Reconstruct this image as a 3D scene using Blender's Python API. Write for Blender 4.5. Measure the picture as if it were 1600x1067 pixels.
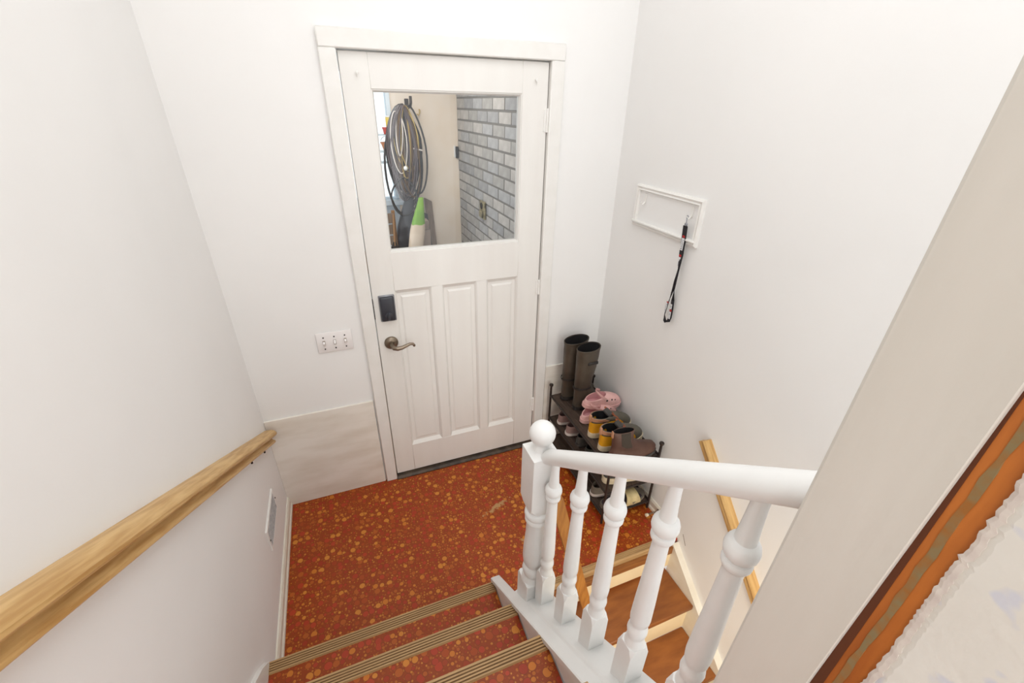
import bpy, bmesh, math, random
from mathutils import Vector, Matrix
R = random.Random(7)
for o in list(bpy.data.objects): bpy.data.objects.remove(o)
SC = bpy.context.scene
COL = SC.collection

# ------------------------------------------------------------------ camera, world, lights, exposure
def make_camera():
    yaw, pitch, roll, F = -0.3858, 0.4949, 0.0213, 682.45
    cy, sy = math.cos(yaw), math.sin(yaw)
    f = Vector((-sy*math.cos(pitch), cy*math.cos(pitch), -math.sin(pitch)))
    r = Vector((cy, sy, 0)); u = r.cross(f)
    r2 = r*math.cos(roll)+u*math.sin(roll); u2 = u*math.cos(roll)-r*math.sin(roll)
    cam = bpy.data.cameras.new('camera'); o = bpy.data.objects.new('camera', cam); COL.objects.link(o)
    m = Matrix((r2, u2, -f)).transposed().to_4x4(); m.translation = Vector((-0.0965, -1.9412, 1.8888))
    o.matrix_world = m
    cam.sensor_width = 36; cam.lens = F*36/1600; cam.clip_start = 0.01; cam.clip_end = 200
    SC.camera = o
make_camera()
W = bpy.data.worlds.new('world'); SC.world = W; W.use_nodes = True
W.node_tree.nodes['Background'].inputs[0].default_value = (0.95, 0.98, 1.0, 1)
W.node_tree.nodes['Background'].inputs[1].default_value = 1.6
def area(name, loc, rot, sx, sy, power, col):
    l = bpy.data.lights.new(name, 'AREA'); l.shape = 'RECTANGLE'; l.size = sx; l.size_y = sy; l.energy = power; l.color = col
    o = bpy.data.objects.new(name, l); COL.objects.link(o); o.location = loc; o.rotation_euler = rot
    return o
area('ceiling_light', (0.40, -1.20, 3.05), (0, 0, 0), 1.3, 1.3, 14.5, (0.985, 0.99, 1.0))
area('hall_fill_light', (0.0, -3.1, 1.75), (math.radians(84), 0, 0), 1.3, 1.7, 8, (1.0, 0.985, 0.965))  # added fill from behind the camera to even out the walls, no modelled window
area('porch_fill_light', (0.35, 0.95, 2.22), (0, 0, 0), 0.5, 0.5, 8, (1.0, 0.94, 0.86))  # added fill that brightens the porch, no fixture there
area('basement_light', (0.8, -2.0, 0.45), (math.radians(35), 0, 0), 0.3, 0.3, 4.0, (1.0, 0.80, 0.54))
SC.view_settings.view_transform = 'Standard'; SC.view_settings.look = 'None'
SC.view_settings.gamma = 1; SC.view_settings.use_curve_mapping = False
SC.view_settings.exposure = 0.08

# ------------------------------------------------------------------ materials
def lin(c):
    return tuple(((v/255)/12.92 if v/255 <= .04045 else ((v/255+.055)/1.055)**2.4) for v in c)+(1,)
def mat(name, c, rough=.6, metal=0, c2=None, nscale=8, bump=0, bscale=60, stretch=None, spec=.5, lo=.35, hi=.65, detail=4):
    m = bpy.data.materials.new(name); m.use_nodes = True; nt = m.node_tree; b = nt.nodes['Principled BSDF']
    b.inputs['Base Color'].default_value = lin(c); b.inputs['Roughness'].default_value = rough
    b.inputs['Metallic'].default_value = metal; b.inputs['Specular IOR Level'].default_value = spec
    tc = nt.nodes.new('ShaderNodeTexCoord'); mp = nt.nodes.new('ShaderNodeMapping')
    nt.links.new(tc.outputs['Object'], mp.inputs[0])
    if stretch: mp.inputs['Scale'].default_value = stretch
    n = nt.nodes.new('ShaderNodeTexNoise'); n.inputs['Scale'].default_value = nscale; n.inputs['Detail'].default_value = detail
    nt.links.new(mp.outputs[0], n.inputs[0])
    cr = nt.nodes.new('ShaderNodeValToRGB'); cr.color_ramp.elements[0].position = lo; cr.color_ramp.elements[1].position = hi
    cr.color_ramp.elements[0].color = lin(c); cr.color_ramp.elements[1].color = lin(c2 or tuple(min(255, v*1.03) for v in c))
    nt.links.new(n.outputs[0], cr.inputs[0]); nt.links.new(cr.outputs[0], b.inputs['Base Color'])
    if bump:
        n2 = nt.nodes.new('ShaderNodeTexNoise'); n2.inputs['Scale'].default_value = bscale; n2.inputs['Detail'].default_value = 3
        nt.links.new(mp.outputs[0], n2.inputs[0])
        bp = nt.nodes.new('ShaderNodeBump'); bp.inputs['Strength'].default_value = bump; bp.inputs['Distance'].default_value = .002
        nt.links.new(n2.outputs[0], bp.inputs['Height']); nt.links.new(bp.outputs[0], b.inputs['Normal'])
    return m
M = {}
M['wall'] = mat('wall_paint', (243, 242, 240), .75, c2=(245, 244, 242), nscale=3, bump=.15, bscale=45)
M['trim'] = mat('gloss_white_paint', (238, 236, 231), .38, c2=(242, 240, 236), nscale=14, bump=.25, bscale=30)
M['door'] = mat('door_paint', (236, 233, 228), .42, c2=(240, 238, 233), nscale=10, bump=.35, bscale=40, stretch=(1, 1, .12))
M['rail'] = mat('balustrade_paint', (234, 234, 232), .33, c2=(238, 238, 236), nscale=12, bump=.2, bscale=40)
M['post'] = mat('old_trim_paint', (212, 207, 197), .55, c2=(222, 217, 208), nscale=9, bump=.4, bscale=50, stretch=(1, 1, .15))
M['hard'] = mat('scuffed_hardboard', (226, 217, 203), .6, c2=(244, 239, 230), nscale=5, bump=.2, bscale=40, stretch=(.6, 1, 2.2), lo=.3, hi=.6, detail=8)
M['base'] = mat('cream_baseboard', (232, 225, 208), .5, c2=(240, 235, 222), nscale=12)
M['riser'] = mat('cream_riser', (246, 226, 184), .6)
M['cream'] = mat('cream_paint', (242, 226, 208), .6, c2=(247, 234, 220), nscale=6)
M['oak'] = mat('oak', (205, 160, 98), .45, c2=(178, 130, 72), nscale=5, stretch=(14, 1.2, 14), bump=.1, bscale=40, detail=6)
M['oak_y'] = mat('oak_rail', (216, 178, 118), .42, c2=(188, 144, 84), nscale=6, stretch=(14, 1, 14), bump=.1, bscale=30, detail=7, lo=.38, hi=.62)
M['oak_dark'] = mat('golden_plank', (184, 124, 52), .5, c2=(160, 100, 38), nscale=6, stretch=(14, 14, 1.2))
M['tread'] = mat('brown_stain', (158, 96, 42), .42, c2=(130, 74, 30), nscale=6, stretch=(1, 4, 1), bump=.25, bscale=30, detail=8)
M['edge'] = mat('landing_edge_wood', (160, 104, 50), .5, c2=(132, 80, 36), nscale=10, stretch=(1, 8, 8))
M['nosing'] = mat('tan_nosing', (190, 154, 106), .45, c2=(174, 138, 92), nscale=16, stretch=(.4, 6, 6))
M['groove'] = mat('nosing_groove', (108, 80, 48), .8)
M['thresh'] = mat('worn_threshold', (50, 40, 32), .55, c2=(84, 70, 56), nscale=22, bump=.3)
M['black'] = mat('black_metal', (46, 38, 35), .45, metal=.3, c2=(56, 46, 41), nscale=20)
M['mesh'] = mat('rack_mesh', (74, 60, 52), .42, c2=(84, 68, 58), nscale=40)
M['iron'] = mat('bare_stud', (196, 114, 42), .6, c2=(164, 88, 28), nscale=8, stretch=(6, 6, .8), detail=6)
M['plate'] = mat('ivory_plate', (240, 236, 234), .35)
M['slot'] = mat('switch_slot', (150, 136, 116), .6)
M['screw'] = mat('dark_screw', (40, 34, 32), .5, metal=.6)
M['lock'] = mat('charcoal_lock', (46, 48, 56), .35, c2=(54, 56, 64))
M['silver'] = mat('silver_edge', (150, 152, 158), .3, metal=.8)
M['pewter'] = mat('pewter', (128, 116, 102), .32, metal=.9, c2=(146, 132, 116))
M['grille'] = mat('vent_mesh', (186, 180, 178), .55, c2=(150, 146, 146), nscale=90)
M['hole'] = mat('dark_hole', (26, 22, 22), .9)
def shoe(n, c, r=.6, c2=None, **k): M[n] = mat(n, c, r, c2=c2, nscale=k.get('s', 30), bump=.2, bscale=90)
shoe('rubber', (62, 54, 46), .42, (86, 76, 64), s=9); shoe('rubber_dark', (44, 40, 38), .6); shoe('lining', (24, 22, 24), .9)
shoe('pink', (226, 176, 172), .55, (234, 188, 182)); shoe('pink_in', (206, 150, 152), .7)
shoe('yellow', (228, 166, 24), .5, (214, 150, 20)); shoe('cream_sole', (226, 212, 184), .7, (206, 190, 160)); shoe('tan', (190, 140, 108), .7)
shoe('olive', (82, 78, 68), .6, (96, 90, 78)); shoe('lace', (166, 92, 60), .8); shoe('brown', (80, 54, 46), .55, (100, 72, 60), s=14)
shoe('gore', (66, 58, 50), .9); shoe('mauve', (150, 122, 118), .8, (166, 138, 132)); shoe('white_sole', (226, 214, 206), .6)
shoe('slate', (64, 62, 60), .7, (80, 76, 72)); shoe('grey', (112, 104, 94), .8, (128, 120, 108)); shoe('footbed', (66, 56, 64), .7)
shoe('strap', (222, 206, 158), .6, (196, 178, 130)); shoe('dark_green', (52, 56, 50), .7)
M['lany'] = mat('lanyard_webbing', (34, 30, 34), .8); M['lany_red'] = mat('lanyard_red', (178, 36, 34), .7); M['lany_white'] = mat('lanyard_white', (226, 226, 228), .7)
M['brick'] = [mat('painted_brick_%d' % i, c, .7, c2=tuple(v+14 for v in c), nscale=18, bump=.4, bscale=70)
              for i, c in enumerate([(150, 148, 146), (160, 157, 155), (142, 142, 144), (154, 154, 156), (168, 164, 161)])]
M['mortar'] = mat('grey_mortar', (112, 110, 108), .85, bump=.4)
M['hose'] = mat('black_hose', (40, 36, 38), .42); M['hose2'] = mat('grey_hose', (84, 74, 78), .45); M['cordy'] = mat('yellow_cord', (176, 152, 92), .6)
M['cordb'] = mat('brown_cord', (96, 70, 44), .6); M['cordw'] = mat('pale_cable', (214, 206, 200), .5)
M['brass'] = mat('brass_hook', (204, 176, 110), .4, metal=.5)
M['frame_blue'] = mat('window_frame_paint', (214, 226, 236), .6); M['shelfm'] = mat('glass_shelf', (180, 196, 204), .3)
M['pot_y'] = mat('yellow_tin', (226, 196, 66), .5); M['pot_r'] = mat('red_pot', (190, 62, 52), .5); M['pot_o'] = mat('terracotta', (190, 122, 82), .7)
M['white'] = mat('white_plastic', (235, 235, 235), .5)
M['sack'] = mat('paper_sack', (226, 208, 188), .7, c2=(208, 188, 166)); M['green'] = mat('green_film', (140, 186, 62), .4, c2=(110, 160, 50))
M['card'] = mat('grey_cardboard', (168, 150, 138), .8, c2=(150, 132, 120)); M['bag'] = mat('black_bag', (44, 44, 52), .4, c2=(66, 66, 74), nscale=14, bump=.6, bscale=30)
M['wood'] = mat('weathered_board', (140, 120, 104), .7, c2=(116, 98, 84), stretch=(6, 6, .8)); M['bench'] = mat('bench_wood', (150, 112, 76), .7)
M['porchfloor'] = mat('porch_floor', (120, 100, 80), .8); M['stonef'] = mat('dark_boot', (52, 48, 50), .7)
M['outlet'] = mat('outlet_box', (150, 140, 110), .6, c2=(90, 84, 66), nscale=40)

def stroke(nt, pos, a, b, w, tail=.35):
    """0..1 mask around a worn patch from a to b (floor coordinates), ragged by noise"""
    N = nt.nodes.new; L = nt.links.new
    mid = ((a[0]+b[0])/2, (a[1]+b[1])/2, a[2]); d = Vector((b[0]-a[0], b[1]-a[1], 0)); ang = math.atan2(d.y, d.x)
    mp = N('ShaderNodeMapping'); mp.vector_type = 'TEXTURE'; mp.inputs['Location'].default_value = mid; mp.inputs['Rotation'].default_value = (0, 0, ang)
    mp.inputs['Scale'].default_value = (d.length/2, w, 1); L(pos, mp.inputs[0])
    ln = N('ShaderNodeVectorMath'); ln.operation = 'LENGTH'; L(mp.outputs[0], ln.inputs[0])
    nz = N('ShaderNodeTexNoise'); nz.inputs['Scale'].default_value = 55; nz.inputs['Detail'].default_value = 5; L(pos, nz.inputs[0])
    ad = N('ShaderNodeMath'); ad.operation = 'MULTIPLY_ADD'; ad.inputs[1].default_value = 2.6; L(nz.outputs[0], ad.inputs[0]); L(ln.outputs['Value'], ad.inputs[2])
    cr = N('ShaderNodeMapRange'); cr.inputs[1].default_value = 1.75; cr.inputs[2].default_value = 2.15; cr.inputs[3].default_value = 1; cr.inputs[4].default_value = 0
    L(ad.outputs[0], cr.inputs[0]); return cr.outputs[0]
def vinyl():
    m = bpy.data.materials.new('pebble_vinyl'); m.use_nodes = True; nt = m.node_tree; b = nt.nodes['Principled BSDF']; N = nt.nodes.new; L = nt.links.new
    geo = N('ShaderNodeTexCoord'); pos = geo.outputs['Object']
    nz = N('ShaderNodeTexNoise'); nz.inputs['Scale'].default_value = 26; L(pos, nz.inputs[0])
    va = N('ShaderNodeVectorMath'); va.operation = 'MULTIPLY_ADD'; va.inputs[1].default_value = (.006, .006, 0); L(nz.outputs['Color'], va.inputs[0]); L(pos, va.inputs[2])
    base = None
    def layer(scale, cols, rmin, rmax, prev, prevmask, rnd=.9):
        v = N('ShaderNodeTexVoronoi'); v.voronoi_dimensions = '2D'; v.inputs['Scale'].default_value = scale; v.inputs['Randomness'].default_value = rnd; L(va.outputs[0], v.inputs['Vector'])
        sp = N('ShaderNodeSeparateColor'); L(v.outputs['Color'], sp.inputs[0])
        rad = N('ShaderNodeMapRange'); rad.inputs[3].default_value = rmin; rad.inputs[4].default_value = rmax; L(sp.outputs[0], rad.inputs[0])
        sb = N('ShaderNodeMath'); sb.operation = 'SUBTRACT'; L(v.outputs['Distance'], sb.inputs[0]); L(rad.outputs[0], sb.inputs[1])
        def step(lo, hi):
            s = N('ShaderNodeMapRange'); s.inputs[1].default_value = lo; s.inputs[2].default_value = hi; s.inputs[3].default_value = 1; s.inputs[4].default_value = 0; L(sb.outputs[0], s.inputs[0]); return s.outputs[0]
        inner = step(-.03, .01); outer = step(.02, .06)
        cr = N('ShaderNodeValToRGB'); cr.color_ramp.interpolation = 'CONSTANT'; L(sp.outputs[1], cr.inputs[0])
        el = cr.color_ramp.elements; el[0].color = lin(cols[0]); el[1].position = 1/len(cols); el[1].color = lin(cols[1])
        for i, c in enumerate(cols[2:], 2): e = el.new(i/len(cols)); e.color = lin(c)
        def mix(f, a, bb):
            x = N('ShaderNodeMix'); x.data_type = 'RGBA'; L(f, x.inputs['Factor'])
            (L(a, x.inputs['A']) if not isinstance(a, tuple) else setattr(x.inputs['A'], 'default_value', a))
            (L(bb, x.inputs['B']) if not isinstance(bb, tuple) else setattr(x.inputs['B'], 'default_value', bb))
            return x.outputs['Result']
        c1 = mix(outer, prev, lin((126, 58, 20))); return mix(inner, c1, cr.outputs[0])
    c = layer(84, [(196, 122, 46), (184, 102, 36), (164, 78, 26), (172, 90, 32), (160, 62, 26)], .20, .42, lin((150, 65, 22)), None, .75)
    c = layer(35, [(206, 130, 50), (172, 62, 34), (200, 118, 42), (162, 58, 30), (178, 90, 34), (178, 66, 36), (168, 74, 28), (160, 64, 28)], .18, .47, c, None, .68)
    for a, bb, w in [((.36, -.44, 0), (.56, -.36, 0), .018), ((.60, -.62, 0), (.64, -.70, 0), .010), ((.5, -.62, 0), (.53, -.66, 0), .012)]:
        s = stroke(nt, pos, a, bb, w)
        x = N('ShaderNodeMix'); x.data_type = 'RGBA'; L(s, x.inputs['Factor']); L(c, x.inputs['A']); x.inputs['B'].default_value = lin((184, 142, 92)); c = x.outputs['Result']
    L(c, b.inputs['Base Color']); b.inputs['Roughness'].default_value = .34; b.inputs['Specular IOR Level'].default_value = .32
    return m
M['vinyl'] = vinyl()
def glass():
    m = bpy.data.materials.new('clear_glass'); m.use_nodes = True; nt = m.node_tree; nt.nodes.remove(nt.nodes['Principled BSDF'])
    N = nt.nodes.new; L = nt.links.new
    t = N('ShaderNodeBsdfTransparent'); t.inputs[0].default_value = (.96, .975, .98, 1); g = N('ShaderNodeBsdfGlossy'); g.inputs['Roughness'].default_value = .03
    fr = N('ShaderNodeFresnel'); fr.inputs[0].default_value = 1.45; mx = N('ShaderNodeMixShader')
    L(fr.outputs[0], mx.inputs[0]); L(t.outputs[0], mx.inputs[1]); L(g.outputs[0], mx.inputs[2]); L(mx.outputs[0], nt.nodes['Material Output'].inputs[0])
    return m
M['glass'] = glass()
def drywall():
    m = mat('torn_drywall', (232, 230, 222), .85, c2=(226, 222, 213), nscale=7, bump=.4, bscale=60); nt = m.node_tree; b = nt.nodes['Principled BSDF']; N = nt.nodes.new; L = nt.links.new
    tc = N('ShaderNodeTexCoord'); n = N('ShaderNodeTexNoise'); n.inputs['Scale'].default_value = 34; n.inputs['Detail'].default_value = 2; L(tc.outputs['Object'], n.inputs[0])
    r = N('ShaderNodeMapRange'); r.inputs[1].default_value = .62; r.inputs[2].default_value = .70; L(n.outputs[0], r.inputs[0])
    x = N('ShaderNodeMix'); x.data_type = 'RGBA'; L(r.outputs[0], x.inputs['Factor']); old = b.inputs['Base Color'].links[0].from_socket
    L(old, x.inputs['A']); x.inputs['B'].default_value = lin((212, 213, 220)); L(x.outputs['Result'], b.inputs['Base Color']); return m
M['dry'] = drywall(); M['torn'] = mat('torn_paper', (230, 222, 212), .9, c2=(214, 202, 194), nscale=60)
M['gluedline'] = mat('old_caulk_line', (140, 122, 84), .9, c2=(160, 104, 46), nscale=60)
M['gap_shade'] = mat('painted_gap_shadow', (92, 46, 16), .8)  # shade of the gap beside the trim, put into the colour

# ------------------------------------------------------------------ mesh builder
class MB:
    def __init__(s): s.bm = bmesh.new()
    def box(s, a, b, bev=0, rot=None, seg=1):
        x0, y0, z0 = [min(p, q) for p, q in zip(a, b)]; x1, y1, z1 = [max(p, q) for p, q in zip(a, b)]
        c = Vector(((x0+x1)/2, (y0+y1)/2, (z0+z1)/2))
        t = bmesh.new(); bmesh.ops.create_cube(t, size=1)
        for v in t.verts: v.co = Vector((v.co.x*(x1-x0), v.co.y*(y1-y0), v.co.z*(z1-z0)))
        if bev: bmesh.ops.bevel(t, geom=t.edges[:], offset=bev, segments=seg, affect='EDGES', profile=.5)
        for v in t.verts: v.co = (rot @ v.co if rot else v.co)+c
        s._merge(t); return s
    def _merge(s, t):
        mp = [s.bm.verts.new(v.co) for v in t.verts]; t.verts.index_update()
        for f in t.faces:
            try: s.bm.faces.new([mp[v.index] for v in f.verts])
            except ValueError: pass
        t.free()
    def rings(s, rings, closed=True, cap0=True, cap1=True, loop=False):
        vs = [[s.bm.verts.new(p) for p in r] for r in rings]; n = len(rings[0])
        pairs = list(zip(vs[:-1], vs[1:]))+([(vs[-1], vs[0])] if loop else [])
        for A, B in pairs:
            for i in range(n if closed else n-1):
                j = (i+1) % n
                try: s.bm.faces.new([A[i], A[j], B[j], B[i]])
                except ValueError: pass
        if not loop:
            if cap0: s.bm.faces.new(vs[0][::-1])
            if cap1: s.bm.faces.new(vs[-1])
        return s
    def lathe(s, prof, c, n=20, axis='z', cap=True):
        rs = []
        for r, h in prof:
            ring = []
            for i in range(n):
                a = 2*math.pi*i/n; p = (r*math.cos(a), r*math.sin(a), h)
                if axis == 'x': p = (p[2], p[0], p[1])
                if axis == 'y': p = (p[1], p[2], p[0])
                ring.append(Vector(p)+Vector(c))
            rs.append(ring)
        return s.rings(rs, True, cap, cap)
    def tube(s, pts, r, n=8, closed=False):
        pts = [Vector(p) for p in pts]; rs = []; up = None
        for i, p in enumerate(pts):
            if closed: d = pts[(i+1) % len(pts)]-pts[i-1]
            else: d = pts[min(i+1, len(pts)-1)]-pts[max(i-1, 0)]
            d.normalize()
            if up is None: up = Vector((0, 0, 1)) if abs(d.z) < .9 else Vector((1, 0, 0))
            x = d.cross(up)
            if x.length < 1e-5: x = d.cross(Vector((1, 0, 0)))
            x.normalize(); y = x.cross(d); up = y
            rr = r[i] if isinstance(r, (list, tuple)) else r
            rs.append([p+x*rr*math.cos(2*math.pi*k/n)+y*rr*math.sin(2*math.pi*k/n) for k in range(n)])
        return s.rings(rs, loop=closed)
    def prism(s, poly, a, b, axis='x'):
        """polygon in the other two axes extruded from a to b along axis"""
        def P(u, v, t): return {'x': (t, u, v), 'y': (u, t, v), 'z': (u, v, t)}[axis]
        return s.rings([[P(u, v, a) for u, v in poly], [P(u, v, b) for u, v in poly]])
    def sphere(s, c, r, sc=(1, 1, 1), n=16, m=10):
        rs = []
        for j in range(1, m):
            t = math.pi*j/m
            rs.append([Vector(c)+Vector((r*sc[0]*math.sin(t)*math.cos(2*math.pi*i/n), r*sc[1]*math.sin(t)*math.sin(2*math.pi*i/n), -r*sc[2]*math.cos(t))) for i in range(n)])
        return s.rings(rs)
    def frame(s, x0, z0, x1, z1, prof, axis='y', base=0.):
        """picture-frame moulding round a rectangle; prof = (inset from outer edge, height off the wall)"""
        cs = [(x0, z0, 1, 1), (x1, z0, -1, 1), (x1, z1, -1, -1), (x0, z1, 1, -1)]; rs = []
        for x, z, dx, dz in cs:
            rs.append([((x+dx*i, base+h, z+dz*i) if axis == 'y' else (base+h, x+dx*i, z+dz*i)) for i, h in prof])
        return s.rings(rs, loop=True)
    def finish(s, name, m, smooth=None, offset=None, auto=40):
        bmesh.ops.recalc_face_normals(s.bm, faces=s.bm.faces[:])
        if offset is not None:
            for v in s.bm.verts: v.co -= offset
        me = bpy.data.meshes.new(name); s.bm.to_mesh(me); s.bm.free()
        me.materials.append(m)
        if smooth:
            for p in me.polygons: p.use_smooth = True
            try: me.set_sharp_from_angle(angle=math.radians(auto))
            except Exception: pass
        return me
def link(name, me, parent=None, loc=None):
    o = bpy.data.objects.new(name, me); COL.objects.link(o)
    if parent: o.parent = parent
    if loc is not None: o.location = loc
    return o
def tag(o, label=None, cat=None, group=None, kind=None):
    for k, v in (('label', label), ('category', cat), ('group', group), ('kind', kind)):
        if v: o[k] = v
    return o
def origin(o):
    v = Vector(o.location); p = o.parent
    while p: v += Vector(p.location); p = p.parent
    return v
def part(name, mb, m, parent, smooth=True, local=False, label=None, kind=None, auto=40):
    """mesh given in world coordinates (or the thing's own) becomes a child of parent"""
    o = link(name, mb.finish(name, m, smooth, None if local else origin(parent), auto), parent)
    return tag(o, label, None, None, kind)
def thing(name, loc, label, cat, group=None, rot=(0, 0, 0)):
    o = bpy.data.objects.new(name, None); COL.objects.link(o); o.empty_display_size = .05; o.location = loc; o.rotation_euler = rot
    return tag(o, label, cat, group)
def struct(name, mb, m, smooth=False, label=None):
    return tag(link(name, mb.finish(name, m, smooth)), label, None, None, 'structure')

# ------------------------------------------------------------------ the shell
XL, XR, H = -.565, 1.24, 3.15
struct('floor', MB().box((XL, -.905, -.04), (XR, .002, 0)), M['vinyl'], label='landing floor of orange pebble-print vinyl')
struct('wall_left', MB().box((XL-.1, -3.2, -.2), (XL, 0.1, H)), M['wall'])
wr_ = struct('wall_right', MB().box((XR, -3.2, -2.2), (XR+.1, 0.1, H)), M['wall'])
part('scratch', MB().rings([[(XR-.0006, -.958+t*.03-.0012, .012+t*.048*1.0), (XR-.0006, -.958+t*.03+.0012, .012+t*.048), (XR+.001, -.958+t*.03+.0012, .012+t*.048), (XR+.001, -.958+t*.03-.0012, .012+t*.048)] for t in (0, .5, 1)]), M['groove'], wr_, False)
wf = MB(); wf.box((XL, 0, -.1), (-.03, .1, H)).box((.867, 0, -.1), (XR, .1, H)).box((-.03, 0, 2.085), (.867, .1, H))
struct('wall_front', wf, M['wall'])
struct('ceiling', MB().box((XL-.1, -3.2, H), (XR+.1, .1, H+.08)), M['wall'])
# wall between the up flight and the room, its end next to the camera: face at x=.30
yw = lambda z: -1.7645+(1.92-z)*.012
w = MB(); w.prism([(-3.2, .6), (yw(.6)-.006, .6), (yw(H)-.006, H), (-3.2, H)], .308, .38); struct('wall_stair', w, M['wall'])
# baseboards
def baseboard(name, x, s, y0, y1, h=.062):
    b = MB(); b.prism([(x, 0), (x+s*.016, 0), (x+s*.016, .014), (x+s*.011, .022), (x+s*.011, h-.012), (x+s*.006, h), (x, h)], y0, y1, 'y')
    return struct(name, b, M['base'])
baseboard('baseboard_left', XL, 1, -.925, -.008)
baseboard('baseboard_right', XR, -1, -.898, -.008)
# painted hardboard dado panels either side of the door
struct('trim_1', MB().box((XL, -.010, 0), (-.066, 0, .556), .002), M['hard'], label='scuffed cream hardboard panel left of the door')
struct('trim_2', MB().box((.902, -.010, 0), (XR, 0, .556), .002), M['hard'], label='scuffed cream hardboard panel behind the shoe rack')
# threshold
th = MB(); th.prism([(-.026, 0), (-.026, .006), (-.014, .014), (.06, .018), (.06, 0)], -.002, .838); struct('trim_3', th, M['thresh'], label='worn dark threshold under the door')
# door casing: two legs and a head
cs = tag(bpy.data.objects.new('trim_4', None), 'white door casing', None, None, 'structure'); COL.objects.link(cs); cs.location = (.417, 0, 0)
for a, b in ((-.061, -.002), (.838, .899)):
    part('casing_board', MB().box((a, -.020, 0), (b, .05, 2.056 if True else 0), .004), M['trim'], cs)
part('casing_head', MB().box((-.061, -.021, 2.055), (.899, .05, 2.116), .004), M['trim'], cs)
for d0, d1 in (((-.03, .05, 0), (-.001, .1, 2.08)), ((.837, .05, 0), (.868, .1, 2.08)), ((-.03, .05, 2.053), (.868, .1, 2.085))): part('jamb', MB().box(d0, d1), M['trim'], cs, False)

# ------------------------------------------------------------------ door
dr = tag(bpy.data.objects.new('door_1', None), 'white painted back door with one big pane over three panels', None, None, 'structure'); COL.objects.link(dr); dr.location = (.417, .002, .02)
Y0, Y1 = .002, .042
def dbox(name, x0, z0, x1, z1): return part(name, MB().box((x0, Y0, z0), (x1, Y1, z1), .0015), M['door'], dr)
dbox('stile', .002, .022, .103, 2.05); dbox('stile', .716, .022, .834, 2.05)
dbox('top_rail', .103, 1.934, .716, 2.05); dbox('lock_rail', .103, 1.128, .716, 1.306); dbox('bottom_rail', .103, .022, .716, .205)
dbox('mullion', .274, .205, .326, 1.128); dbox('mullion', .500, .205, .551, 1.128)
for x0, x1 in ((.103, .274), (.326, .500), (.551, .716)):
    p = MB(); z0, z1 = .205, 1.128
    def rr(i, y): return [(x0+i, y, z0+i*1.5), (x1-i, y, z0+i*1.5), (x1-i, y, z1-i), (x0+i, y, z1-i)]
    def sl(i, ib, y): return [(x0+i, y, z0+ib), (x1-i, y, z0+ib), (x1-i, y, z1-ib), (x0+i, y, z1-ib)]
    p.rings([sl(0, 0, Y1-.004), sl(0, 0, Y0+.001), sl(.004, .004, Y0+.004), sl(.010, .018, .016), sl(.026, .030, .016), sl(.034, .040, .011)])
    part('panel', p, M['door'], dr, False)
gb = MB().frame(.103, 1.306, .716, 1.934, [(0, .004), (.0, .034), (.010, .034), (.010, .018), (.004, .004)], 'y', 0.002)
part('glazing_bead', gb, M['door'], dr, False)
part('glass_pane', MB().box((.108, .024, 1.311), (.711, .028, 1.929)), M['glass'], dr, False, label='clear window pane')
for z0, z1 in ((1.79, 1.875), (1.02, 1.09), (.26, .345)):
    h = MB(); h.lathe([(.004, z0-.004), (.007, z0-.003), (.007, (z0+z1)/2-.001), (.006, (z0+z1)/2), (.007, (z0+z1)/2+.001), (.007, z1+.003), (.003, z1+.007)], (.836, -.001, 0), 10)
    h.box((.820, -.001, z0), (.836, .003, z1)); part('hinge', h, M['trim'], dr)
lk = MB(); lk.box((.030, -.020, .987), (.095, .004, 1.110), .009, seg=3); lo = part('deadbolt_lock', lk, M['lock'], dr, label='charcoal keypad deadbolt')
e = MB(); e.box((.0265, -.008, .9835), (.0985, .006, 1.1135), .003); part('lock_rim', e, M['silver'], lo)
t = MB(); t.lathe([(.018, -.0205), (.018, -.024), (.015, -.026)], (.063, 0, 1.017), 20, 'y'); t.box((.058, -.040, .999), (.068, -.022, 1.034), .003); part('thumb_turn', t, M['lock'], lo)
lv = MB(); lv.lathe([(.033, .003), (.033, -.005), (.030, -.010), (.020, -.015), (.016, -.016)], (.060, 0, .866), 28, 'y'); ho = part('lever_handle', lv, M['pewter'], dr, label='pewter lever handle')
l2 = MB(); l2.tube([(.060, -.012, .866), (.060, -.035, .864), (.066, -.050, .860), (.082, -.056, .857), (.102, -.056, .859), (.124, -.054, .866), (.142, -.052, .871), (.155, -.051, .868), (.161, -.051, .860), (.160, -.050, .855)],
                   [.010, .010, .0115, .011, .0095, .008, .007, .0065, .0065, .006], 10)
part('lever', l2, M['pewter'], ho)
s = MB(); s.box((-.0005, -.003, 1.00), (.0025, .008, 1.10)); part('latch_edge', s, M['screw'], dr, False)
for px, pz in ((.06, 1.985), (.775, 1.985)):
    k = MB(); k.lathe([(.004, .003), (.004, -.006), (.006, -.009), (.003, -.011)], (px, 0, pz), 8, 'y').tube([(px, -.008, pz), (px, -.014, pz-.006), (px, -.012, pz-.014)], .002, 6); part('curtain_hook', k, M['door'], dr)

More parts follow.
